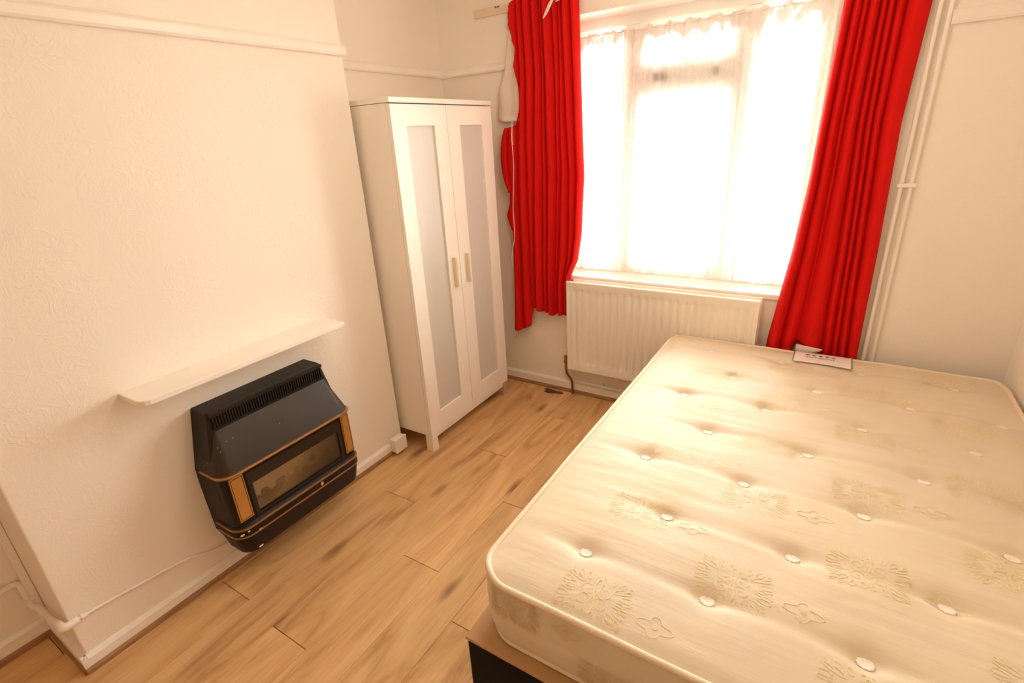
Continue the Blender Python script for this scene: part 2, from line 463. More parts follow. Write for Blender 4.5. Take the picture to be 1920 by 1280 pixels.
# picture rails
def rail_prof(d=0.022):  # (out, z) around z = 0
    return [(0, -0.022), (d*0.75, -0.022), (d, -0.014), (d, 0.010), (d*0.6, 0.020), (d*0.25, 0.023), (0, 0.023)]
zr = 1.983
pr = rail_prof()
struct('trim_1', MB().prism([(p[0], zr+p[1]) for p in pr], 'y', BY0-0.018, BY1+0.004), M['gloss'], bevel=0.002, smooth=False)
struct('trim_2', MB().prism([(XL+p[0], zr-0.005+p[1]) for p in pr], 'y', BY1, YW), M['gloss'])
struct('trim_3', MB().prism([(YW-p[0], zr-0.008+p[1]) for p in pr], 'x', XL, WX0-0.08), M['gloss'])
struct('trim_4', MB().prism([(YW-p[0], 1.928+p[1]*1.1) for p in pr], 'x', 2.165, XR), M['gloss'])
struct('trim_5', MB().prism([(BY0-p[0], zr+p[1]) for p in pr], 'x', XF, 0.0), M['gloss'])
struct('trim_6', MB().prism([(XF+p[0], zr+p[1]) for p in pr], 'y', YB, BY0-0.02), M['gloss'])

# skirtings: low painted board over an oak bead
def skirting(i, axis, base, sgn, a, c, h0=0.024, h1=0.078, t=0.016):
    poly = [(base, h0), (base+sgn*t, h0), (base+sgn*t, h1-0.012), (base+sgn*t*0.4, h1), (base, h1)]
    o = struct('baseboard_%s' % i, MB().prism(poly, axis, a, c), M['gloss'])
    bp = [(base, 0), (base+sgn*(t+0.008), 0), (base+sgn*(t+0.007), h0*0.6), (base+sgn*(t+0.001), h0), (base, h0)]
    obj('bead', MB().prism(bp, axis, a, c), M['bead'], o)
    return o
skirting('breast', 'y', 0.0, 1, BY0-0.0165, BY1+0.01, 0.022, 0.066)
skirting('breast_side', 'x', BY0, -1, XF, 0.0155, 0.022, 0.066, 0.016)
skirting('front_alcove', 'y', XF, 1, YB, BY0-0.0)
skirting('alcove', 'y', XL, 1, BY1, YW)
skirting('window', 'x', YW, -1, XL, XR)
skirting('right', 'y', XR, -1, YB, YW-0.02)

# ================================================================== WINDOW
win = MB()
FY0, FY1 = 2.93, 3.0
window = empty('window_1', (1.155, 2.965, WZ0)); window['kind'] = 'structure'
def part(name, x0, x1, z0, z1, m=M['upvc'], y0=FY0, y1=FY1, p=None, bv=0.004):
    return obj(name, MB().box(x0, x1, y0, y1, z0, z1), m, p or window, bevel=bv)
part('frame_head', WX0, WX1, 2.105, WZ1)
part('frame_sill', WX0, WX1, WZ0-0.02, 0.86)
part('frame_jamb', WX0, WX0+0.055, 0.86, 2.105)
part('frame_jamb', WX1-0.055, WX1, 0.86, 2.105)
mulx = ((0.832, 0.902), (1.414, 1.482))
for a, c in mulx: part('mullion', a, c, 0.86, 2.105)
part('transom', 0.902, 1.414, 1.81, 1.875)
# sashes in the middle light
def sash(name, x0, x1, z0, z1, tk):
    mb = MB(); y0, y1 = FY0+0.004, FY1-0.01
    mb.box(x0, x0+tk, y0, y1, z0, z1); mb.box(x1-tk, x1, y0, y1, z0, z1)
    mb.box(x0+tk, x1-tk, y0, y1, z0, z0+tk); mb.box(x0+tk, x1-tk, y0, y1, z1-tk, z1)
    s = obj(name, mb, M['upvc'], window, merge=False)
    obj('window_pane', MB().box(x0+tk, x1-tk, 2.962, 2.968, z0+tk, z1-tk), M['glass'], s)
    return s
sash('top_sash', 0.902, 1.414, 1.875, 2.105, 0.046)
sash('lower_sash', 0.902, 1.414, 0.86, 1.81, 0.042)
part('window_pane', WX0+0.055, 0.832, 0.86, 2.105, M['glass'], 2.962, 2.968, bv=0)
part('window_pane', 1.482, WX1-0.055, 0.86, 2.105, M['glass'], 2.962, 2.968, bv=0)
for a, c in ((WX0+0.055, 0.832), (1.482, WX1-0.055)):
    mb = MB()
    for (x0, x1, z0, z1) in ((a, a+0.016, 0.86, 2.105), (c-0.016, c, 0.86, 2.105), (a+0.016, c-0.016, 0.86, 0.876), (a+0.016, c-0.016, 2.089, 2.105)):
        mb.box(x0, x1, FY0+0.012, FY1-0.01, z0, z1)
    obj('glazing_bead', mb, M['upvc'], window, merge=False)
# stays on the transom
for xs in (1.005, 1.045, 1.30):
    obj('window_stay', MB().box(xs-0.012, xs+0.012, FY0-0.018, FY0, 1.832, 1.868), M['screw'], window, bevel=0.003)
# lining of the reveal head and sill board
struct('trim_7', MB().box(WX0, WX1, YW-0.004, FY0, WZ1-0.006, WZ1), M['gloss'])
sill = obj('window_sill', MB().box(WX0+0.002, WX1-0.002, YW-0.012, FY0+0.005, WZ0-0.03, WZ0), M['gloss'], window, bevel=0.006)
# pull hanging in the middle light
pc = empty('pull_cord', (1.158, 2.918, 2.06), 'thin cord with a rounded pull hanging behind the net at the top middle pane', 'cord')
obj('cord', MB().tube([(1.158,2.918,2.06),(1.157,2.917,1.98),(1.158,2.918,1.88)], 0.0045, 6), M['ink'], pc)
obj('pull', MB().tube([(1.158,2.918,1.882),(1.158,2.918,1.872),(1.158,2.918,1.84),(1.158,2.918,1.80),(1.158,2.918,1.79)], [0.006,0.018,0.023,0.020,0.010], 10), M['upvc'], pc, smooth=True)

# net curtain
random.seed(3)
net = empty('net_curtain', (1.155, 2.895, 2.088), 'sheer white lace net gathered on a wire across the window', 'net curtain')
rows = []
nx, nz = 260, 24
def net_y(x, t):
    a = 0.010*math.sin(x*95+2*math.sin(x*7)) + 0.007*math.sin(x*41+1.3) + 0.006*math.sin(x*173)
    return 2.897 - 0.075*min(1, t*1.5) + a*(0.55+0.45*t)
for j in range(nz+1):
    t = j/nz; r = []
    for i in range(nx+1):
        x = WX0+0.012 + (WX1-WX0-0.024)*i/nx
        zt = 2.082 + 0.006*math.sin(x*60) + 0.004*math.sin(x*131)
        xx = x + 0.006*math.sin(x*50+t*3)*t
        xx = min(max(xx, WX0+0.006), WX1-0.006)
        r.append((xx, net_y(x, t), zt + (0.835-zt)*t))
    rows.append(r)
obj('net', MB().grid(rows), M['net'], net, smooth=True)
obj('curtain_wire', MB().tube([(WX0+0.01, 2.895, 2.076), (1.155, 2.895, 2.072), (WX1-0.01, 2.895, 2.076)], 0.003, 6), M['cord'], net)

# ================================================================== CURTAIN BATTEN + RED CURTAINS
bat = empty('curtain_batten', (1.1, YW, 2.25), 'white painted wooden batten above the window, its end beside the red curtain', 'batten')
obj('board', MB().box(0.0, 2.07, YW-0.016, YW, 2.23, 2.27), M['oldpaint'], bat, bevel=0.002)
obj('track', MB().box(0.27, 2.07, YW-0.016, YW-0.004, 2.275, 2.290), M['upvc'], bat, bevel=0.002)
for xx in (0.29, 1.15, 2.04):
    obj('bracket', MB().box(xx-0.012, xx+0.012, YW-0.016, YW-0.004, 2.268, 2.278), M['upvc'], bat, bevel=0.002)
for xx in (0.152, 0.170):
    obj('hook', MB().tube([(xx, YW-0.016, 2.264), (xx, YW-0.024, 2.264), (xx, YW-0.027, 2.264)], [0.003, 0.0045, 0.003], 8), M['screw'], bat)

def curtain_mesh(edgeL, edgeR, ztop_fn, zbot_fn, vtop, vbot, amps, ybase, nu=150, nv=90, ymin=None, detail=None, detailR=None):
    """edges: (z, x) tables; vtop/vbot: u of the valleys between folds at heading and hem; detail: (z, x) of a ragged left edge"""
    EL = sorted(edgeL); ER = sorted(edgeR); DT = sorted(detail) if detail else None; rows = []
    for j in range(nv+1):
        t = j/nv; r = []
        val = [a+(c-a)*(t**1.3) + (0.006*math.sin(t*5+k*1.9) if 0 < k < len(vtop)-1 else 0) for k, (a, c) in enumerate(zip(vtop, vbot))]
        for i in range(nu+1):
            u = i/nu
            zt, zb = ztop_fn(u), zbot_fn(u)
            z = zt + (zb-zt)*t
            xl, xr = interp(EL, z), interp(ER, z)
            d = 0
            for k in range(len(val)-1):
                if val[k] <= u <= val[k+1]:
                    q = (u-val[k])/max(1e-4, val[k+1]-val[k])
                    a_ = amps[k][0]+(amps[k][1]-amps[k][0])*t
                    d = a_*math.sin(PI*q)**0.75 if 0 < q < 1 else 0
                    break
            d += 0.004*math.sin(u*11+1-t*5)+0.002*math.sin(u*23+t*9)
            x = xl+(xr-xl)*u
            if DT: x += (interp(DT, z)-xl)*math.exp(-(u/0.075)**2)
            if detailR: x += (interp(detailR, z)-xr)*math.exp(-((1-u)/0.16)**2)
            y = ybase - d
            if ymin and z < 0.64: y = max(y, ymin+(y-ymin)*0.15)
            r.append((x, y, z))
        rows.append(r)
    for _ in range(2):      # soften the creases a little across the cloth
        for r in rows:
            ys_ = [p[1] for p in r]
            for i in range(1, len(r)-1):
                r[i] = (r[i][0], 0.25*ys_[i-1]+0.5*ys_[i]+0.25*ys_[i+1], r[i][2])
    return rows

# left curtain --------------------------------------------------
lc = empty('red_curtain', (0.45, 2.70, 2.25), 'torn red curtain at the left side of the window with its lining hanging out', 'curtain')
DL = [(0.40,0.175),(0.60,0.187),(0.90,0.193),(1.05,0.195),(1.09,0.175),(1.15,0.155),(1.22,0.180),(1.30,0.188),(1.42,0.160),(1.48,0.150),(1.55,0.160),(1.60,0.172),(1.652,0.182),(1.658,0.262),(1.70,0.275),
      (1.74,0.300),(1.78,0.304),(1.82,0.300),(1.86,0.293),(1.90,0.275),(1.94,0.262),(1.97,0.258),(2.0,0.268),(2.05,0.275),(2.08,0.258),(2.12,0.252),(2.16,0.238),(2.20,0.236),(2.25,0.245)]
EL = [(0.40,0.178),(0.9,0.19),(1.3,0.20),(1.62,0.225),(1.9,0.255),(2.25,0.25)]
ER = [(0.40,0.64),(0.79,0.648),(1.05,0.664),(1.38,0.682),(1.7,0.668),(2.25,0.650)]
DR = [(0.40,0.580),(0.76,0.582),(0.83,0.606),(0.90,0.640),(1.05,0.664),(1.38,0.682),(1.7,0.668),(2.25,0.650)]
def zbL(u):
    return interp([(0,0.395),(0.10,0.40),(0.285,0.445),(0.30,0.565),(0.40,0.570),(0.50,0.555),(0.62,0.545),(0.65,0.535),(0.70,0.55),(1.0,0.555)], u)
rows = curtain_mesh(EL, ER, lambda u: interp([(0,2.246),(0.03,2.252),(0.16,2.30),(1,2.31)], u), zbL,
    [0,0.10,0.20,0.33,0.44,0.50,0.64,0.72,0.78,0.90,1.0], [0,0.15,0.30,0.37,0.50,0.56,0.66,0.71,0.87,0.93,1.0],
    [(0.03,0.045),(0.035,0.05),(0.05,0.03),(0.045,0.06),(0.03,0.035),(0.055,0.055),(0.035,0.03),(0.03,0.06),(0.055,0.035),(0.045,0.045)], 2.746, nu=220, nv=160, detail=DL, detailR=DR)
# ragged, fraying left edge
for j, r in enumerate(rows):
    z = r[0][2]
    if z > 1.66:
        a = 0.0018*math.sin(z*260)+0.0028*math.sin(z*150)
        for i in range(8):
            k = (1-i/8); r[i] = (r[i][0]+a*k, r[i][1]+0.004*math.sin(z*240)*k, r[i][2])
red = obj('drape', MB().grid(rows), M['red'], lc, smooth=True, solid=0.0016)
# curled over piece of the torn edge, lower left
mb = MB(); rows = []
for j in range(25):
    t = j/24; z = 1.652 - 0.36*t
    wd = 0.040*math.sin(PI*min(1, t*1.05))**0.7 + 0.012
    rows.append([(0.212 - wd*math.sin(q/10*PI*0.9)*1.0 + 0.02*(q/10), 2.694+0.022*math.cos(q/10*PI*1.1), z) for q in range(11)])
obj('torn_flap', MB().grid(rows), M['red'], lc, smooth=True, solid=0.0014)
# lining torn loose to the left
rows = []
tabA = [(1.68,0.150),(1.70,0.136),(1.715,0.134),(1.78,0.145),(1.846,0.158),(1.917,0.189),(1.99,0.212),(2.10,0.226),(2.16,0.232)]
tabB = [(1.66,0.290),(1.70,0.300),(1.90,0.300),(2.16,0.300)]
for j in range(41):
    t = j/40; z = 2.16-(2.16-1.685)*t; r = []
    for i in range(21):
        u = i/20; a = interp(tabA, z); c = interp(tabB, z)
        x = a+(c-a)*u
        y = 2.738 + 0.008*math.sin(u*8+z*9) - 0.012*math.sin(PI*u)*t + 0.003*math.sin(z*40+u*4)
        if z < 1.71: y -= 0.018*(1.71-z)/0.05*(0.3+u)
        r.append((x, y, z))
    rows.append(r)
ln = obj('lining', MB().grid(rows), M['lining'], lc, smooth=True, solid=0.001)
# gathered hem of the lining
# pale leaves standing in for gaps between folds that show the wall
def leaf(name, pts, wd, y, m, par):
    P = [Vector(p) for p in pts]; rows = []
    for i, p in enumerate(P):
        t = i/(len(P)-1); ww = wd*math.sin(PI*min(1, 0.06+0.94*t))**0.8
        d = (P[min(i+1,len(P)-1)]-P[max(i-1,0)]).normalized(); n_ = Vector((d.z, 0, -d.x))
        rows.append([tuple(p+n_*ww*s+Vector((0, -0.006*(1-s*s), 0))) for s in (-1,-0.5,0,0.5,1)])
    return obj(name, MB().grid(rows), m, par, smooth=True, solid=0.001)
leaf('wall_gap_leaf', [(0.492,2.662,2.150),(0.510,2.660,2.172),(0.530,2.658,2.200),(0.550,2.657,2.225),(0.560,2.657,2.238)], 0.010, 2.66, M['lining'], lc)
leaf('wall_gap_leaf', [(0.565,2.662,2.212),(0.585,2.660,2.219),(0.605,2.660,2.224)], 0.005, 2.66, M['lining'], lc)
# loose white drawstring
obj('drawstring', MB().tube(smoothpath([(0.276,2.655,1.690),(0.275,2.652,1.60),(0.279,2.652,1.45),(0.270,2.650,1.31),(0.262,2.650,1.20),(0.262,2.652,1.05),(0.243,2.652,0.955),(0.232,2.653,0.90),(0.240,2.654,0.855)], 6), 0.0019, 6), M['cord'], lc)
obj('drawstring', MB().tube(smoothpath([(0.284,2.655,1.685),(0.284,2.653,1.64),(0.281,2.652,1.56)], 5), 0.0016, 6), M['cord'], lc)

# right curtain -------------------------------------------------
rc = empty('red_curtain', (1.95, 2.70, 2.25), 'full length red curtain at the right side of the window, behind the mattress', 'curtain')
EL = [(0.30,1.690),(0.58,1.706),(1.05,1.760),(1.35,1.782),(1.59,1.790),(2.03,1.808),(2.3,1.815)]
ER = [(0.30,2.100),(0.58,2.095),(1.06,2.090),(1.57,2.078),(1.98,2.094),(2.3,2.100)]
def zbR(u):
    return interp([(0,0.36),(0.22,0.36),(0.30,0.545),(0.34,0.578),(0.46,0.572),(0.56,0.560),(0.64,0.52),(0.70,0.40),(1,0.36)], u)
rows = curtain_mesh(EL, ER, lambda u: 2.31, zbR,
    [0,0.11,0.22,0.30,0.41,0.50,0.585,0.69,1.0], [0,0.17,0.335,0.36,0.63,0.75,0.83,0.92,1.0],
    [(0.04,0.06),(0.045,0.04),(0.035,0.008),(0.05,0.055),(0.035,0.045),(0.04,0.035),(0.045,0.045),(0.035,0.045)], 2.744, nu=220, nv=120, ymin=2.692)
obj('drape', MB().grid(rows), M['red'], rc, smooth=True, solid=0.0016)
# turned-up hem showing the pale lining
rows = []
for j in range(9):
    t = j/8; r = []
    for i in range(15):
        u = i/14; x = 1.838+0.115*u
        ztop_ = 0.585-0.012*u; hgt = 0.052*math.sin(PI*min(1, 0.22+0.78*u))**0.6*(1-0.45*u)
        r.append((x, 2.686-0.003*math.sin(PI*t)+0.002*u, ztop_-hgt*t))
    rows.append(r)
obj('turned_hem', MB().grid(rows), M['lining'], rc, smooth=True, solid=0.001)

# ================================================================== PIPES BY THE RIGHT CURTAIN
hp = empty('heating_pipes', (2.135, YW-0.015, 0.0), 'pair of white painted vertical pipes beside the right curtain', 'pipe')
for xx in (2.122, 2.156):
    obj('pipe', MB().tube([(xx, YW-0.016, 0.03), (xx, YW-0.016, ZC-0.01)], 0.0085, 10), M['gloss'], hp, smooth='auto')
obj('pipe_clip', MB().box(2.107, 2.174, YW-0.028, YW-0.002, 1.318, 1.334), M['gloss'], hp, bevel=0.003)
sp = MB()

# ================================================================== RADIATOR
rad = empty('radiator', (1.125, 2.72, 0.20), 'white ribbed double panel radiator under the window behind the mattress', 'radiator')
RX0, RX1, RZ0, RZ1, RYF = 0.590, 1.655, 0.200, 0.780, 2.684
npit = 24
rows = []
zs = [RZ0, RZ0+0.004, RZ0+0.04, RZ0+0.052, RZ0+0.068, RZ0+0.08, 0.5, RZ1-0.068, RZ1-0.056, RZ1-0.045, RZ1-0.034, RZ1-0.004, RZ1]
def zf(z):
    a = min(1, max(0, (z-(RZ0+0.048))/0.02)); c = min(1, max(0, ((RZ1-0.036)-z)/0.02)); return a*c
for z in zs:
    r = []
    for i in range(npit*8+1):
        x = RX0 + (RX1-RX0)*i/(npit*8)
        ph = ((x-RX0-0.012)/(RX1-RX0-0.024)*npit) % 1.0
        edge = min(1, max(0, min(x-RX0-0.014, RX1-0.014-x)/0.008))
        s = 0.5-0.5*math.cos(2*PI*ph); s = s**0.8
        y = RYF + 0.0115*(1-s)*zf(z)*edge
        if z in (RZ0, RZ1): y += 0.004
        r.append((x, y, z))
    rows.append(r)
mb = MB().grid(rows)
mb.grid([rows[0], [(p[0], RYF+0.014, p[2]) for p in rows[0]]])
mb.grid([rows[-1], [(p[0], RYF+0.014, p[2]) for p in rows[-1]]])
mb.box(RX0, RX0+0.001, RYF+0.002, RYF+0.014, RZ0, RZ1); mb.box(RX1-0.001, RX1, RYF+0.002, RYF+0.014, RZ0, RZ1)
obj('front_panel', mb, M['rad'], rad, smooth='auto')
obj('back_panel', MB().box(RX0+0.02, RX1+0.004, 2.738, 2.750, RZ0+0.01, RZ1+0.004), M['rad'], rad, bevel=0.003)
obj('top_cover', MB().box(RX0+0.006, RX1-0.006, RYF+0.014, 2.738, RZ1-0.03, RZ1-0.022), M['rad'], rad)
for a, c in ((RX0+0.006, RX0+0.012), (RX1-0.014, RX1-0.006)):
    obj('side_cover', MB().box(a, c, RYF+0.014, 2.738, RZ0+0.03, RZ1-0.03), M['rad'], rad, bevel=0.001)
fin = MB()
for i in range(40):
    x = RX0+0.03+(RX1-RX0-0.06)*i/39
    fin.box(x-0.0008, x+0.0008, RYF+0.018, 2.736, RZ0+0.04, RZ1-0.04)
f = obj('convector_fins', fin, M['rad'], rad, merge=False); f['kind'] = 'stuff'
# wall brackets
for xx in (0.80, 1.45):
    obj('bracket', MB().box(xx-0.015, xx+0.015, 2.750, 2.768, 0.35, 0.70), M['rad'], rad)
# valve at the lower left
vx, vy = 0.566, 2.714
obj('valve_cap', MB().tube([(vx,vy,0.286),(vx,vy,0.290),(vx,vy,0.322),(vx,vy,0.327)], [0.012,0.0145,0.0135,0.010], 12), M['cap'], rad, smooth='auto')
obj('valve_body', MB().tube([(vx,vy,0.225),(vx,vy,0.232),(vx,vy,0.240),(vx,vy,0.252),(vx,vy,0.27),(vx,vy,0.286)], [0.010,0.014,0.014,0.010,0.012,0.010], 8).tube([(vx,vy,0.248),(RX0+0.012,vy,0.248)], 0.010, 8), M['copper'], rad, smooth='auto')
cp = tag(obj('copper_pipe', MB().tube(fillet([(vx,vy,0.228),(vx,vy,0.155),(vx+0.030,2.737,0.100),(vx+0.034,2.737,0.0)], 0.03), 0.0075, 10), M['copper'], smooth='auto', loc=(vx, vy, 0.0)),
         'bent copper pipe running from the radiator valve down into the floor', 'pipe')
wp = empty('skirting_pipe', (1.1, 2.74, 0.094), 'thin white painted pipe clipped along the skirting under the radiator', 'pipe')
obj('pipe', MB().tube([(0.612,2.744,0.096),(0.90,2.744,0.092),(1.69,2.744,0.090)], 0.0065, 8), M['gloss'], wp, smooth='auto')
obj('pipe_clip', MB().box(0.795, 0.812, 2.734, 2.768, 0.080, 0.106), M['gloss'], wp, bevel=0.003)
dm = MB()
rows = []
for j in range(5):
    r = []
    for i in range(14):
        a = 2*PI*i/14; rr = (0.045, 0.04, 0.026, 0.012, 0.002)[j]*(1+0.3*math.sin(3*a+1)+0.2*math.sin(7*a))
        r.append((0.462+rr*1.5*math.cos(a), 2.705+rr*0.6*math.sin(a), (0.0005, 0.004, 0.007, 0.009, 0.0095)[j]))
    rows.append(r)
tag(obj('dust_clump', MB().grid(rows, closed_u=True).cap(rows[-1]), M['dust'], smooth=True, loc=(0.462, 2.705, 0)), 'flat dark grey clump of fluff on the floor by the copper pipe', 'dust')

# ================================================================== WARDROBE
wd = empty('wardrobe', (-0.03, 2.165, 0.0), 'tall white two-door wardrobe with frosted panels in the alcove corner', 'wardrobe')
Y0, Y1, XB, XFr, HT = 1.775, 2.555, -0.272, 0.188, 1.790
ZB = 0.097
obj('side_panel', MB().box(XB, XFr, Y0, Y0+0.018, ZB, HT-0.024), M['ward'], wd, bevel=0.001)
obj('side_panel', MB().box(XB, XFr, Y1-0.018, Y1, ZB, HT-0.024), M['ward'], wd, bevel=0.001)
obj('top_panel', MB().box(XB, XFr+0.024, Y0-0.002, Y1+0.002, HT-0.022, HT), M['ward'], wd, bevel=0.0015)
obj('back_panel', MB().box(XB+0.002, XB+0.008, Y0+0.018, Y1-0.018, ZB, HT-0.024), M['ward'], wd)
obj('bottom_panel', MB().box(XB+0.008, XFr, Y0+0.018, Y1-0.018, ZB, ZB+0.018), M['ward'], wd)
obj('bottom_rail', MB().box(XFr-0.018, XFr+0.014, Y0+0.05, Y1-0.05, 0.070, ZB-0.001), M['ward'], wd, bevel=0.001)
def leg(x0, x1, y0, y1, m):
    return obj('leg', MB().box(x0, x1, y0, y1, 0.0, ZB-0.001), m, wd, bevel=0.0015)
leg(0.163, 0.210, Y0, Y0+0.047, M['ward'])
tag(leg(0.163, 0.205, Y1-0.047, Y1-0.002, M['raw_leg']), 'scuffed bare leg showing pinkish brown wood')
leg(XB, XB+0.047, Y0, Y0+0.047, M['ward']); leg(XB, XB+0.047, Y1-0.047, Y1, M['ward'])
def door(y0, y1, p0, p1, hy):
    z0, z1 = ZB+0.003, HT-0.027
    pz0, pz1 = 0.216, 1.672
    mb = MB(); a, c = XFr+0.002, XFr+0.022
    mb.box(a, c, y0, p0, z0, z1); mb.box(a, c, p1, y1, z0, z1)
    mb.box(a, c, p0, p1, z0, pz0); mb.box(a, c, p0, p1, pz1, z1)
    d = obj('door', mb, M['ward'], wd, bevel=0.0008)
    obj('frosted_panel', MB().box(a+0.003, c-0.010, p0, p1, pz0, pz1), M['frost'], d)
    rows = []
    hz0, hz1 = 0.863, 1.024
    prof = [(c, -0.008), (c+0.020, -0.008), (c+0.023, -0.003), (c+0.023, 0.003), (c+0.020, 0.008), (c, 0.008)]
    obj('handle', MB().prism([(p[0], hy+p[1]) for p in prof], 'z', hz0, hz1), M['handle'], d, bevel=0.002)
door(Y0+0.001, 2.1595, 1.868, 2.064, 2.106)
door(2.1625, Y1-0.001, 2.262, 2.458, 2.219)

# ================================================================== SOCKET BOX
sb = empty('socket_box', (0.02, 1.69, 0.04), 'small white surface box on the corner of the chimney breast near the wardrobe leg', 'socket box')
obj('box', MB().box(0.017, 0.052, 1.644, 1.724, 0.022, 0.099), M['gloss'], sb, bevel=0.003)
obj('faceplate', MB().box(0.052, 0.062, 1.641, 1.727, 0.019, 0.102), M['ward'], sb, bevel=0.0025)

# ================================================================== MANTEL SHELF
poly = [(0.0, 0.566), (0.118, 0.566), (0.135, 0.570), (0.147, 0.580), (0.151, 0.596), (0.151, 1.384), (0.149, 1.390), (0.0, 1.390)]
sh = tag(obj('mantel_shelf', MB().prism(poly, 'z', 0.867, 0.888), M['gloss'], bevel=0.004, seg=3, loc=(0.0, 0.98, 0.867)),
         'long white painted wooden shelf on the chimney breast above the gas fire', 'shelf')

# ================================================================== GAS FIRE
YC = 1.006
fire = empty('gas_fire', (0.0, YC, 0.148), 'black and brass wall mounted gas fire with fake coals behind glass', 'gas fire')
def upath(xb, xf, hw, r, z, n=7):
    """plan outline from the left rear round the front to the right rear (y-, then y+)"""
    pts = [(xb, YC-hw, z)]
    cx, cy = xf-r, YC-hw+r
    for i in range(n+1):
        a = PI + (PI/2)*i/n            # from -y side round to the front
        pts.append((cx - r*math.sin(a)*1.0 if False else cx + r*math.sin(PI/2*i/n), cy - r*math.cos(PI/2*i/n), z))
    cy2 = YC+hw-r
    for i in range(n+1):
        pts.append((cx + r*math.cos(PI/2*i/n), cy2 + r*math.sin(PI/2*i/n), z))
    pts.append((xb, YC+hw, z)); return pts
def loft(secs, close=True):
    rows = [upath(*s) for s in secs]
    mb = MB().grid(rows)
    if close:
        mb.grid([[r[-1] for r in rows], [r[0] for r in rows]])
        mb.cap(rows[0], True); mb.cap(rows[-1])
    return mb
# rear casing against the wall
obj('casing', loft([(0.125,0.150,0.284,0.02,0.150),(0.118,0.150,0.285,0.02,0.153),(0.002,0.145,0.294,0.02,0.215),(0.0,0.14,0.298,0.02,0.43),(0.0,0.135,0.297,0.02,0.50),(0.0,0.105,0.250,0.006,0.728),(0.0,0.100,0.247,0.006,0.736)]), M['black'], fire, smooth='auto')
# vent strip
obj('vent_back', MB().box(0.095, 0.112, YC-0.245, YC+0.245, 0.668, 0.732), M['blackmatte'], fire)
vb = MB()
for i in range(46):
    y = YC-0.236+0.472*i/45
    vb.box(0.110, 0.119, y-0.0028, y+0.0028, 0.676, 0.722)
vb.box(0.110, 0.120, YC-0.246, YC+0.246, 0.722, 0.734); vb.box(0.110, 0.119, YC-0.246, YC+0.246, 0.666, 0.677)
g = obj('vent_grille', vb, M['black'], fire, merge=False); g['kind'] = 'stuff'
# sloping hood
obj('hood', loft([(0.02,0.190,0.301,0.055,0.512),(0.02,0.185,0.297,0.050,0.524),(0.04,0.121,0.247,0.012,0.664),(0.04,0.116,0.245,0.010,0.669)]), M['gunmetal'], fire, smooth='auto')
def strip(secs, m, name): return obj(name, loft(secs), m, fire, smooth='auto')
strip([(0.05,0.196,0.304,0.055,0.502),(0.05,0.200,0.307,0.058,0.504),(0.05,0.200,0.307,0.058,0.509),(0.05,0.196,0.304,0.055,0.512)], M['brass'], 'brass_rim')
# fascia body behind the front with the firebox opening
fz0, fz1 = 0.286, 0.498
FX = 0.180
OY0, OY1, OZ0, OZ1 = YC-0.196, YC+0.212, 0.300, 0.432
fm = MB()
for (a, c) in ((YC-0.264, OY0), (OY1, YC+0.264)): fm.box(FX-0.006, FX, a, c, fz0, fz1)
for sg in (-1, 1):
    pl_ = [(0.06, YC+sg*0.296)]+[(FX-0.032+0.032*math.sin(PI/2*i/6), YC+sg*(0.264+0.032*math.cos(PI/2*i/6))) for i in range(7)]+[(FX-0.012, YC+sg*0.264), (0.06, YC+sg*0.280)]
    fm.prism(pl_, 'z', fz0, fz1)
fm.box(FX-0.006, FX, OY0, OY1, fz0, OZ0); fm.box(FX-0.006, FX, OY0, OY1, OZ1, fz1)
obj('fascia', fm, M['black'], fire, merge=False)
# firebox
obj('firebox_back', MB().box(0.150,0.157,OY0-0.012,OY1+0.012,OZ0-0.012,OZ1+0.045), M['firebrick'], fire)
obj('firebox_floor', MB().box(0.157, FX-0.0065, OY0-0.01, OY1+0.01, OZ0-0.012, OZ0-0.004), M['coal'], fire)
random.seed(11)
def lump(cx, cy, cz, sx, sy, sz, seed):
    bm = bmesh.new(); bmesh.ops.create_icosphere(bm, subdivisions=2, radius=1.0)
    mb = MB()
    for v_ in bm.verts:
        p = v_.co.normalized(); n_ = noise.noise(p*1.6+Vector((seed*7.1, seed*3.3, 0)))
        q = p*(1+0.45*n_)
        mb.v.append((cx+q.x*sx, cy+q.y*sy, cz+q.z*sz))
    mb.f = [tuple(v_.index for v_ in f_.verts) for f_ in bm.faces]
    bm.free(); return mb
k = 0
for i in range(11):
    y = OY0+0.02+(OY1-OY0-0.04)*i/10+random.uniform(-0.006, 0.006)
    hgt = 0.024+0.012*random.random()
    obj('coal', lump(0.163, y, OZ0+hgt*0.75, 0.0085, 0.022, hgt, i), M['coal'], fire)
for i in range(5):
    y = OY0+0.05+(OY1-OY0-0.1)*i/4+random.uniform(-0.01, 0.01)
    obj('coal', lump(0.159, y, OZ0+0.054+0.01*random.random(), 0.008, 0.020, 0.015, 30+i), M['coal'], fire)
obj('glass_panel', MB().box(FX-0.004, FX-0.001, OY0, OY1, OZ0, OZ1), M['fireglass'], fire)
# glossy black surround frame of the window
wf = MB()
wy0, wy1, wz0, wz1 = OY0-0.016, OY1+0.016, OZ0-0.010, OZ1+0.052
wf.box(FX, FX+0.003, wy0, OY0, wz0, wz1); wf.box(FX, FX+0.003, OY1, wy1, wz0, wz1)
wf.box(FX, FX+0.003, OY0, OY1, wz0, OZ0); wf.box(FX, FX+0.003, OY0, OY1, OZ1, wz1)
obj('window_surround', wf, simple('glossy_black_glass', (0.010, 0.008, 0.007), 0.10, var=0.1), fire, merge=False)
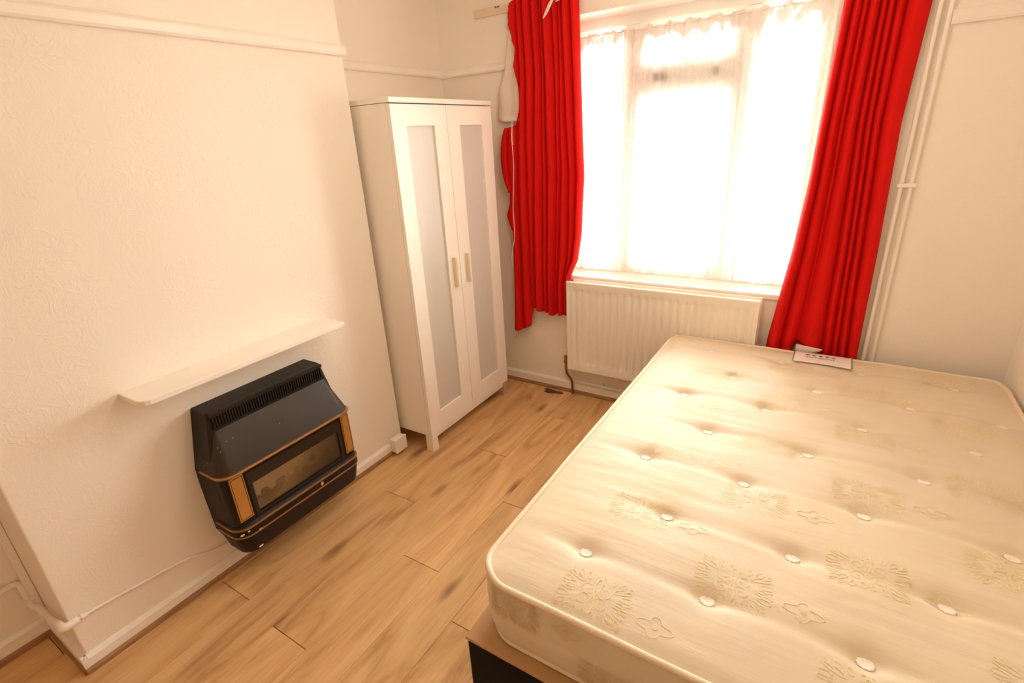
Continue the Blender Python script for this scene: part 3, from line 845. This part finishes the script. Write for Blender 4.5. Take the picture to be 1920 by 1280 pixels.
# brass side panels with dark outline
for y0_, y1_ in ((YC-0.276, YC-0.222), (YC+0.238, YC+0.282)):
    o = obj('brass_panel', MB().box(FX, FX+0.004, y0_, y1_, 0.301, 0.494), M['brass_panel'], fire, bevel=0.001)
    q = MB(); e = 0.0032; iy0, iy1, iz0, iz1 = y0_+0.004, y1_-0.004, 0.306, 0.489
    xo = FX+0.004
    q.box(xo, xo+0.0008, iy0, iy0+e/2, iz0, iz1); q.box(xo, xo+0.0008, iy1-e/2, iy1, iz0, iz1)
    q.box(xo, xo+0.0008, iy0, iy1, iz0, iz0+e/2); q.box(xo, xo+0.0008, iy0, iy1, iz1-e/2, iz1)
    obj('outline', q, M['black'], o, merge=False)
# ledge with two brass strips, then the lower apron
strip([(0.05,0.178,0.290,0.05,0.286),(0.05,0.190,0.296,0.055,0.280),(0.05,0.198,0.302,0.057,0.272),(0.05,0.198,0.302,0.057,0.232)], M['black'], 'ledge')
strip([(0.05,0.198,0.302,0.057,0.2675),(0.05,0.202,0.306,0.060,0.2685),(0.05,0.202,0.306,0.060,0.2735),(0.05,0.198,0.302,0.057,0.2745)], M['brass'], 'brass_strip')
strip([(0.05,0.198,0.302,0.057,0.2325),(0.05,0.201,0.305,0.060,0.2335),(0.05,0.201,0.305,0.060,0.2385),(0.05,0.198,0.302,0.057,0.2395)], M['brass'], 'brass_strip')
strip([(0.09,0.183,0.284,0.05,0.148),(0.07,0.187,0.287,0.052,0.154),(0.05,0.197,0.301,0.056,0.229),(0.05,0.197,0.301,0.056,0.232)], M['black'], 'apron')
# chips in the enamel
def chip(y, z, x, w_, h_, m, seed):
    pts = []
    for i in range(9):
        a = 2*PI*i/9; rr = 1+0.45*noise.noise(Vector((math.cos(a)*1.5, math.sin(a)*1.5, seed)))
        pts.append((y+w_*rr*math.cos(a), z+h_*rr*math.sin(a)))
    return MB().prism(pts, 'x', x-0.0016, x+0.0012)
def front_x(y, xf=0.199, hw=0.303, r=0.057):
    d = abs(y-YC)-(hw-r)
    return xf if d <= 0 else xf-r+math.sqrt(max(0, r*r-d*d))
for (y, z, w_, h_, m_) in ((YC-0.282, 0.252, 0.011, 0.0045, 'chip'), (YC-0.263, 0.259, 0.005, 0.003, 'chip'),
                           (YC+0.075, 0.253, 0.007, 0.010, 'pinkchip'), (YC-0.232, 0.160, 0.011, 0.004, 'chip'), (YC-0.222, 0.2395, 0.007, 0.002, 'chip')):
    xf = front_x(y) if z > 0.2 else front_x(y, 0.187, 0.284, 0.053)
    obj('paint_chip', chip(y, z, xf, w_, h_, m_, y*10), M[m_], fire)

# gas supply pipe along the breast
gp = empty('gas_pipe', (0.0, 0.30, 0.21), 'white painted gas pipe along the chimney breast to the gas fire', 'pipe')
obj('thick_pipe', MB().tube(fillet([(XF+0.014,YB+0.01,0.262),(XF+0.014,0.192,0.262),(XF+0.016,0.194,0.150),(XF+0.05,0.203,0.150),(-0.09,0.203,0.185),(-0.055,0.203,0.205),(0.012,0.203,0.213)], 0.022), 0.0105, 10), M['gloss'], gp, smooth='auto')
obj('elbow', MB().tube(fillet([(-0.03,0.203,0.209),(0.013,0.203,0.213),(0.013,0.245,0.213)], 0.010), 0.0135, 10), M['gloss'], gp, smooth='auto')
obj('joint', MB().tube([(0.012,0.252,0.2125),(0.012,0.268,0.212)], 0.010, 10), M['gloss'], gp, smooth='auto')
obj('thin_pipe', MB().tube(smoothpath([(0.011,0.24,0.213),(0.009,0.30,0.209),(0.009,0.42,0.195),(0.009,0.545,0.180),(0.008,0.60,0.166),(0.008,0.66,0.140),(0.010,0.72,0.128),(0.022,0.745,0.126),(0.040,0.765,0.128)], 6), 0.0048, 8), M['gloss'], gp, smooth='auto')
obj('pipe_clip', MB().box(XF+0.002, XF+0.03, 0.178, 0.212, 0.178, 0.190), M['gloss'], gp, bevel=0.003)
tr = tag(obj('cable_trunking', MB().box(XF+0.001, XF+0.022, BY0-0.024, BY0-0.001, 0.085, 1.955), M['gloss'], bevel=0.002, loc=(XF+0.01, BY0-0.01, 0.3)),
         'white painted vertical trunking in the corner left of the chimney breast', 'trunking')

# ================================================================== BED BASE + MATTRESS
bb = empty('bed_base', (1.92, 1.70, 0.0), 'black bed base with a tan board top under the mattress', 'bed base')
BX0, BX1, BB0, BB1, BZ = 1.225, 2.612, 0.752, 2.655, 0.330
obj('box', MB().box(BX0+0.004, BX1-0.004, BB0+0.004, BB1-0.004, 0.03, BZ-0.010), M['basefabric'], bb, bevel=0.004)
obj('top_board', MB().box(BX0, BX1, BB0, BB1, BZ-0.010, BZ), M['board'], bb, bevel=0.0015)
for xx in (BX0+0.06, BX1-0.06):
    for yy in (BB0+0.08, BB1-0.08):
        obj('foot', MB().tube([(xx,yy,0.0),(xx,yy,0.032)], 0.022, 12), M['black'], bb, smooth='auto')

MX0, MX1, MY0, MY1, MZ0, MZ1 = 1.252, 2.606, 0.782, 2.668, BZ, 0.548
CX, CY = (MX0+MX1)/2, (MY0+MY1)/2
HA, HB, CR = (MX1-MX0)/2, (MY1-MY0)/2, 0.105
mat_ = empty('mattress', (CX, CY, MZ0), 'cream tufted double mattress with gold damask pattern on the black base', 'mattress')
tufts = []
ry = [2.515, 2.252, 2.000, 1.742, 1.482, 1.222, 0.985]
for i, y in enumerate(ry):
    xs = (1.482, 1.797, 2.113, 2.428) if i % 2 == 0 else (1.632, 1.957, 2.270, 2.535)
    for x in xs: tufts.append((x, y, i))
def noise2(x, y, s): return noise.noise(Vector((x*s, y*s, 0.37)))
def hgt(x, y):
    e = min(x-MX0, MX1-x, y-MY0, MY1-y)
    e = max(0.0, e)
    h = 0.020*(1-math.exp(-e/0.09)) - 0.004*math.exp(-(e/0.02)**2)
    h += 0.005*noise2(x, y, 3.2)
    for tx, ty, i in tufts:
        dx, dy = x-tx, y-ty
        d2 = dx*dx+dy*dy
        if d2 < 0.09:
            h -= 0.012*math.exp(-d2/0.0009) + 0.006*math.exp(-d2/0.009)
            # crosswise crease running out of the tuft, sharper on the window side
            s = dy if dy > 0 else dy*1.6
            h -= 0.0085*math.exp(-(s/0.026)**2)*math.exp(-(abs(dx)/0.12)**2)
    h += 0.0020*noise.noise(Vector((x*4.0, y*22.0, 1.7)))*min(1, e/0.08)
    h += 0.0006*noise.noise(Vector((x*7.0, y*60.0, 5.7)))*min(1, e/0.08)
    return MZ1 + h
def rr_map(a, b, cr, p, q):
    """p,q in [-1,1]: square to rounded rectangle"""
    x, y = a*p, b*q
    dx, dy = abs(x)-(a-cr), abs(y)-(b-cr)
    if dx > 0 and dy > 0:
        u, v_ = dx/cr, dy/cr
        x = math.copysign(a-cr + cr*u*math.sqrt(1-v_*v_/2), x); y = math.copysign(b-cr + cr*v_*math.sqrt(1-u*u/2), y)
    return x, y
def axis_samples(a, cr, n, m_):
    inner = [-(a-cr)+2*(a-cr)*i/n for i in range(n+1)]
    left = [-a+cr*i/m_ for i in range(m_)]
    right = [(a-cr)+cr*(i+1)/m_ for i in range(m_)]
    return [v_/a for v_ in left+inner+right]
ps = axis_samples(HA, CR, 120, 9); qs = axis_samples(HB, CR, 190, 9)
rows = []
for q in qs:
    r = []
    for p in ps:
        x, y = rr_map(HA, HB, CR, p, q); x += CX; y += CY
        r.append((x, y, hgt(x, y)))
    rows.append(r)
top = MB().grid(rows)
loop = rows[0][:-1] + [r[-1] for r in rows][:-1] + rows[-1][::-1][:-1] + [r[0] for r in rows][::-1][:-1]
obj('top_cover', top, M['ticking'], mat_, smooth=True)
# side border: slightly bulged, quilted by one seam
srow = []
n_l = len(loop)
for t in [i/16 for i in range(17)]:
    z_ = MZ0+0.004 + (MZ1-MZ0-0.004)*t
    bulge = 0.010*math.sin(PI*t) - 0.014*(1-t)**6 - 0.004*math.exp(-((t-0.52)/0.05)**2)
    rr_ = []
    for i, (x, y, z) in enumerate(loop):
        d = Vector((x-CX, y-CY))
        nx_ = max(0, abs(d.x)-(HA-CR)); ny_ = max(0, abs(d.y)-(HB-CR))
        nv_ = Vector((math.copysign(nx_, d.x), math.copysign(ny_, d.y)))
        if nv_.length > 1e-6: nv_.normalize()
        b_ = bulge + 0.003*noise.noise(Vector((x*5, y*5, t*4)))*math.sin(PI*t)
        zz_ = z_ if t < 1 else z
        rr_.append((x+nv_.x*b_, y+nv_.y*b_, zz_))
    srow.append(rr_)
sd = MB().grid(srow, closed_u=True); sd.cap(srow[0], True)
obj('side_border', sd, M['ticking'], mat_, smooth='auto')
lp = [(p[0], p[1], p[2]+0.002) for p in loop]
def outset(pts, o_, dz):
    res = []
    for (x, y, z) in pts:
        d = Vector((x-CX, y-CY)); nx_ = max(0, abs(d.x)-(HA-CR)); ny_ = max(0, abs(d.y)-(HB-CR))
        nv_ = Vector((math.copysign(nx_, d.x), math.copysign(ny_, d.y)))
        if nv_.length > 1e-6: nv_.normalize()
        res.append((x+nv_.x*o_, y+nv_.y*o_, z+dz))
    return res
obj('top_piping', MB().tube(outset(loop, 0.001, 0.001)[::2], 0.0085, 8, closed=True), M['piping'], mat_, smooth=True)
obj('bottom_piping', MB().tube([(p[0], p[1], MZ0+0.009) for p in outset(loop, -0.012, 0)][::2], 0.0085, 8, closed=True), M['piping'], mat_, smooth=True)
# tufts: scalloped felt rosettes
rows = []
for (rad_, z_) in ((0.0145, -0.001), (0.0172, 0.0025), (0.0160, 0.0048), (0.0115, 0.0030), (0.006, 0.0022), (0.0004, 0.0020)):
    rows.append([(rad_*(1+0.07*math.cos(10*2*PI*i/40)*(rad_ > 0.011))*math.cos(2*PI*i/40), rad_*(1+0.07*math.cos(10*2*PI*i/40)*(rad_ > 0.011))*math.sin(2*PI*i/40), z_) for i in range(40)])
tm = MB().grid(rows, closed_u=True); tm.cap(rows[-1]); tm.cap(rows[0], True)
me = bpy.data.meshes.new('tuft'); me.from_pydata(tm.v, [], tm.f); me.materials.append(M['tuft'])
me.polygons.foreach_set('use_smooth', [True]*len(me.polygons))
for (x, y, i) in tufts:
    o = bpy.data.objects.new('tuft', me); COL.objects.link(o); o.parent = mat_
    e = 0.012
    nrm = Vector((-(hgt(x+e, y)-hgt(x-e, y))/(2*e), -(hgt(x, y+e)-hgt(x, y-e))/(2*e)+0.10, 1)).normalized()
    o.rotation_euler = Vector((0,0,1)).rotation_difference(nrm).to_euler()
    o.location = Vector((x, y, hgt(x, y)+0.004))-Vector((CX, CY, MZ0))

# woven damask ornaments following the ticking
def spiral(cx, cy, r0, r1, a0, turns, n=18):
    return [(cx+(r0+(r1-r0)*i/n)*math.cos(a0+turns*2*PI*i/n), cy+(r0+(r1-r0)*i/n)*math.sin(a0+turns*2*PI*i/n)) for i in range(n+1)]
def petal(cx, cy, ang, ln_, wd_, n=10):
    pts = []
    for i in range(n+1):
        t = i/n; a = PI*2*t
        lx = ln_*(0.5-0.5*math.cos(a)); ly = wd_*math.sin(a)*(0.4+0.6*math.sin(a/2))
        pts.append((cx+lx*math.cos(ang)-ly*math.sin(ang), cy+lx*math.sin(ang)+ly*math.cos(ang)))
    return pts
def medallion():
    half = []
    half.append(spiral(0.022, 0.018, 0.020, 0.004, PI, 1.35)); half.append(spiral(0.022, -0.018, 0.020, 0.004, PI, -1.35))
    for (cx, cy, an, l_, w_) in ((0.040,0.030,0.5,0.030,0.008),(0.045,0.042,0.9,0.024,0.007),(0.058,0.020,0.15,0.030,0.008),(0.058,0.034,0.6,0.026,0.007),
                                 (0.052,0.004,0.0,0.022,0.006),(0.028,0.040,1.3,0.022,0.006),(0.068,0.046,0.8,0.016,0.005),(0.066,0.010,0.1,0.022,0.006),(0.012,0.038,1.8,0.020,0.006)):
        half.append(petal(cx, cy, an, l_, w_)); half.append(petal(cx, -cy, -an, l_, w_))
    out_ = []
    for c_ in half:
        out_.append(c_); out_.append([(-x, y) for x, y in c_])
    out_.append(petal(0, 0.0, PI/2, 0.05, 0.009)); out_.append(petal(0, 0.0, -PI/2, 0.05, 0.009))
    return out_
def flower():
    n = 40; outl = []
    for i in range(n+1):
        a = 2*PI*i/n
        r = 0.017+0.010*abs(math.cos(2*a))**1.5 + 0.010*max(0, math.cos(2*a))**3*abs(math.cos(a))
        outl.append((r*math.cos(a)*1.15, r*math.sin(a)))
    return [outl, spiral(0, 0, 0.006, 0.006, 0, 1.0, 12), spiral(0, 0, 0.0025, 0.0025, 0, 1.0, 8)]
def ribbon_top(curves, cx, cy, wd_):
    mb = MB()
    for c_ in curves:
        L_, R_ = [], []
        for i, (x, y) in enumerate(c_):
            x0, y0 = c_[max(i-1, 0)]; x1, y1 = c_[min(i+1, len(c_)-1)]
            d = Vector((x1-x0, y1-y0)); 
            if d.length < 1e-9: d = Vector((1, 0))
            d.normalize(); n_ = Vector((-d.y, d.x))*wd_/2
            for lst, s in ((L_, 1), (R_, -1)):
                px, py = cx+x+n_.x*s, cy+y+n_.y*s
                lst.append((px, py, hgt(px, py)+0.0009))
        mb.grid([L_, R_])
    return mb
meds = []
for ci, (x, ys) in enumerate(((1.560, (0.858, 1.205, 1.55, 1.895, 2.24)), (1.840, (1.05, 1.405, 1.732, 2.075, 2.42)), (2.116, (0.89, 1.235, 1.576, 1.922, 2.30)), (2.405, (1.05, 1.393, 1.739, 2.13, 2.53)))):
    for y in ys: meds.append((x, y))
def inside(x, y, mg): return MX0+mg < x < MX1-mg and MY0+mg < y < MY1-mg
MED, FLO = medallion(), flower()
for (x, y) in meds:
    if inside(x, y, 0.055): 
        C_ = [[(px, py) for px, py in c_ if inside(x+px, y+py, 0.012)] for c_ in MED]
        obj('damask_medallion', ribbon_top([c_ for c_ in C_ if len(c_) > 2], x, y, 0.0026), M['motif'], mat_, merge=False, smooth=True)
    fx, fy = x+0.152, y-0.01
    if inside(fx, fy, 0.03): obj('damask_flower', ribbon_top(FLO, fx, fy, 0.0030), M['motif'], mat_, merge=False, smooth=True)
# ornaments woven into the near side border (flat in the x-z plane, following the bulge)
def ribbon_side(curves, cx, cz, wd_):
    mb = MB()
    for c_ in curves:
        L_, R_ = [], []
        for i, (x, z) in enumerate(c_):
            x0, z0 = c_[max(i-1, 0)]; x1, z1 = c_[min(i+1, len(c_)-1)]
            d = Vector((x1-x0, z1-z0)); 
            if d.length < 1e-9: d = Vector((1, 0))
            d.normalize(); n_ = Vector((-d.y, d.x))*wd_/2
            for lst, s in ((L_, 1), (R_, -1)):
                px, pz = cx+x+n_.x*s, cz+z+n_.y*s
                t = min(1, max(0, (pz-MZ0)/(MZ1-MZ0)))
                dxc = max(0.0, (MX0+CR)-px)
                yy_ = MY0 + (CR-math.sqrt(max(1e-6, CR*CR-min(dxc, CR*0.98)**2)))
                b_ = 0.010*math.sin(PI*t) - 0.014*(1-t)**6 + 0.003
                lst.append((px, yy_-b_-0.0012, pz))
        mb.grid([L_, R_])
    return mb
for (cx, cz, cur) in ((1.375, 0.500, MED), (1.525, 0.505, FLO), (1.63, 0.405, MED), (1.79, 0.47, FLO), (1.93, 0.50, MED), (2.10, 0.43, FLO), (2.25, 0.47, MED)):
    cc = [[(x*0.85, max(-0.15, min(0.038, z*0.8))) for x, z in c_] for c_ in cur]
    obj('side_motif', ribbon_side(cc, cx, cz, 0.0030), M['motif_dark'], mat_, merge=False, smooth=True)

# maker's label along the far edge
lx0, lx1, ly0, ly1 = 1.838, 2.076, 2.520, 2.652
rows = []
for j in range(9):
    rows.append([(lx0+(lx1-lx0)*i/20, ly0+(ly1-ly0)*j/8, hgt(lx0+(lx1-lx0)*i/20, ly0+(ly1-ly0)*j/8)*0.35+0.65*(MZ1+0.021)+0.0012) for i in range(21)])
lab = obj('maker_label', MB().grid(rows), M['label'], mat_, solid=0.0008, smooth=True)
def lz(x, y): return hgt(x, y)*0.35+0.65*(MZ1+0.021)+0.0024
def strip_on(x0, x1, y0, y1, m, name):
    rs = [[(x0+(x1-x0)*i/4, y0+(y1-y0)*j/6, lz(x0+(x1-x0)*i/4, y0+(y1-y0)*j/6)) for i in range(5)] for j in range(7)]
    return obj(name, MB().grid(rs), m, lab)
strip_on(lx0, lx0+0.005, ly0, ly1, M['green'], 'edge_stripe'); strip_on(lx1-0.005, lx1, ly0, ly1, M['green'], 'edge_stripe')
strip_on(lx1-0.032, lx1-0.014, ly1-0.012, ly1-0.005, M['redink'], 'red_mark')
for i in range(5):
    cx_, cy_ = lx0+0.058+i*0.0265, 2.612
    pts = []
    for k_ in range(17):      # small tree-like cloud shapes, seen upside down
        a = PI*k_/16
        r = 0.0085*(1+0.22*abs(math.sin(3*a)))
        pts.append((cx_+r*math.cos(a), cy_-0.004+r*1.25*math.sin(a)))
    pts += [(cx_-0.003, cy_-0.006), (cx_-0.002, cy_-0.012), (cx_+0.002, cy_-0.012), (cx_+0.003, cy_-0.006)]
    obj('tree_emblem', MB().cap([(p[0], p[1], lz(cx_, cy_)+0.0004) for p in pts]), M['green'], lab, merge=False)
def text_part(body, size, x, y, par, m, spacing=1.0):
    cu = bpy.data.curves.new('label_text', 'FONT'); cu.body = body; cu.size = size
    cu.align_x = 'CENTER'; cu.align_y = 'CENTER'; cu.extrude = 0.0002; cu.space_character = spacing
    t_ = bpy.data.objects.new('label_text', cu); COL.objects.link(t_)
    dg = bpy.context.evaluated_depsgraph_get(); dg.update()
    me_ = bpy.data.meshes.new_from_object(t_.evaluated_get(dg))
    bpy.data.objects.remove(t_)
    mb = MB()
    for v_ in me_.vertices:      # turned half round: it reads from the window side
        px, py = x-v_.co.x, y-v_.co.y
        mb.v.append((px, py, lz(px, py)+0.0004+v_.co.z))
    mb.f = [tuple(p.vertices) for p in me_.polygons]
    bpy.data.meshes.remove(me_)
    return obj('label_text', mb, m, par, merge=False)
text_part('EMPRESS ROYAL', 0.0155, lx0+0.106, 2.583, lab, M['ink'], 1.12)

bpy.context.view_layer.update()
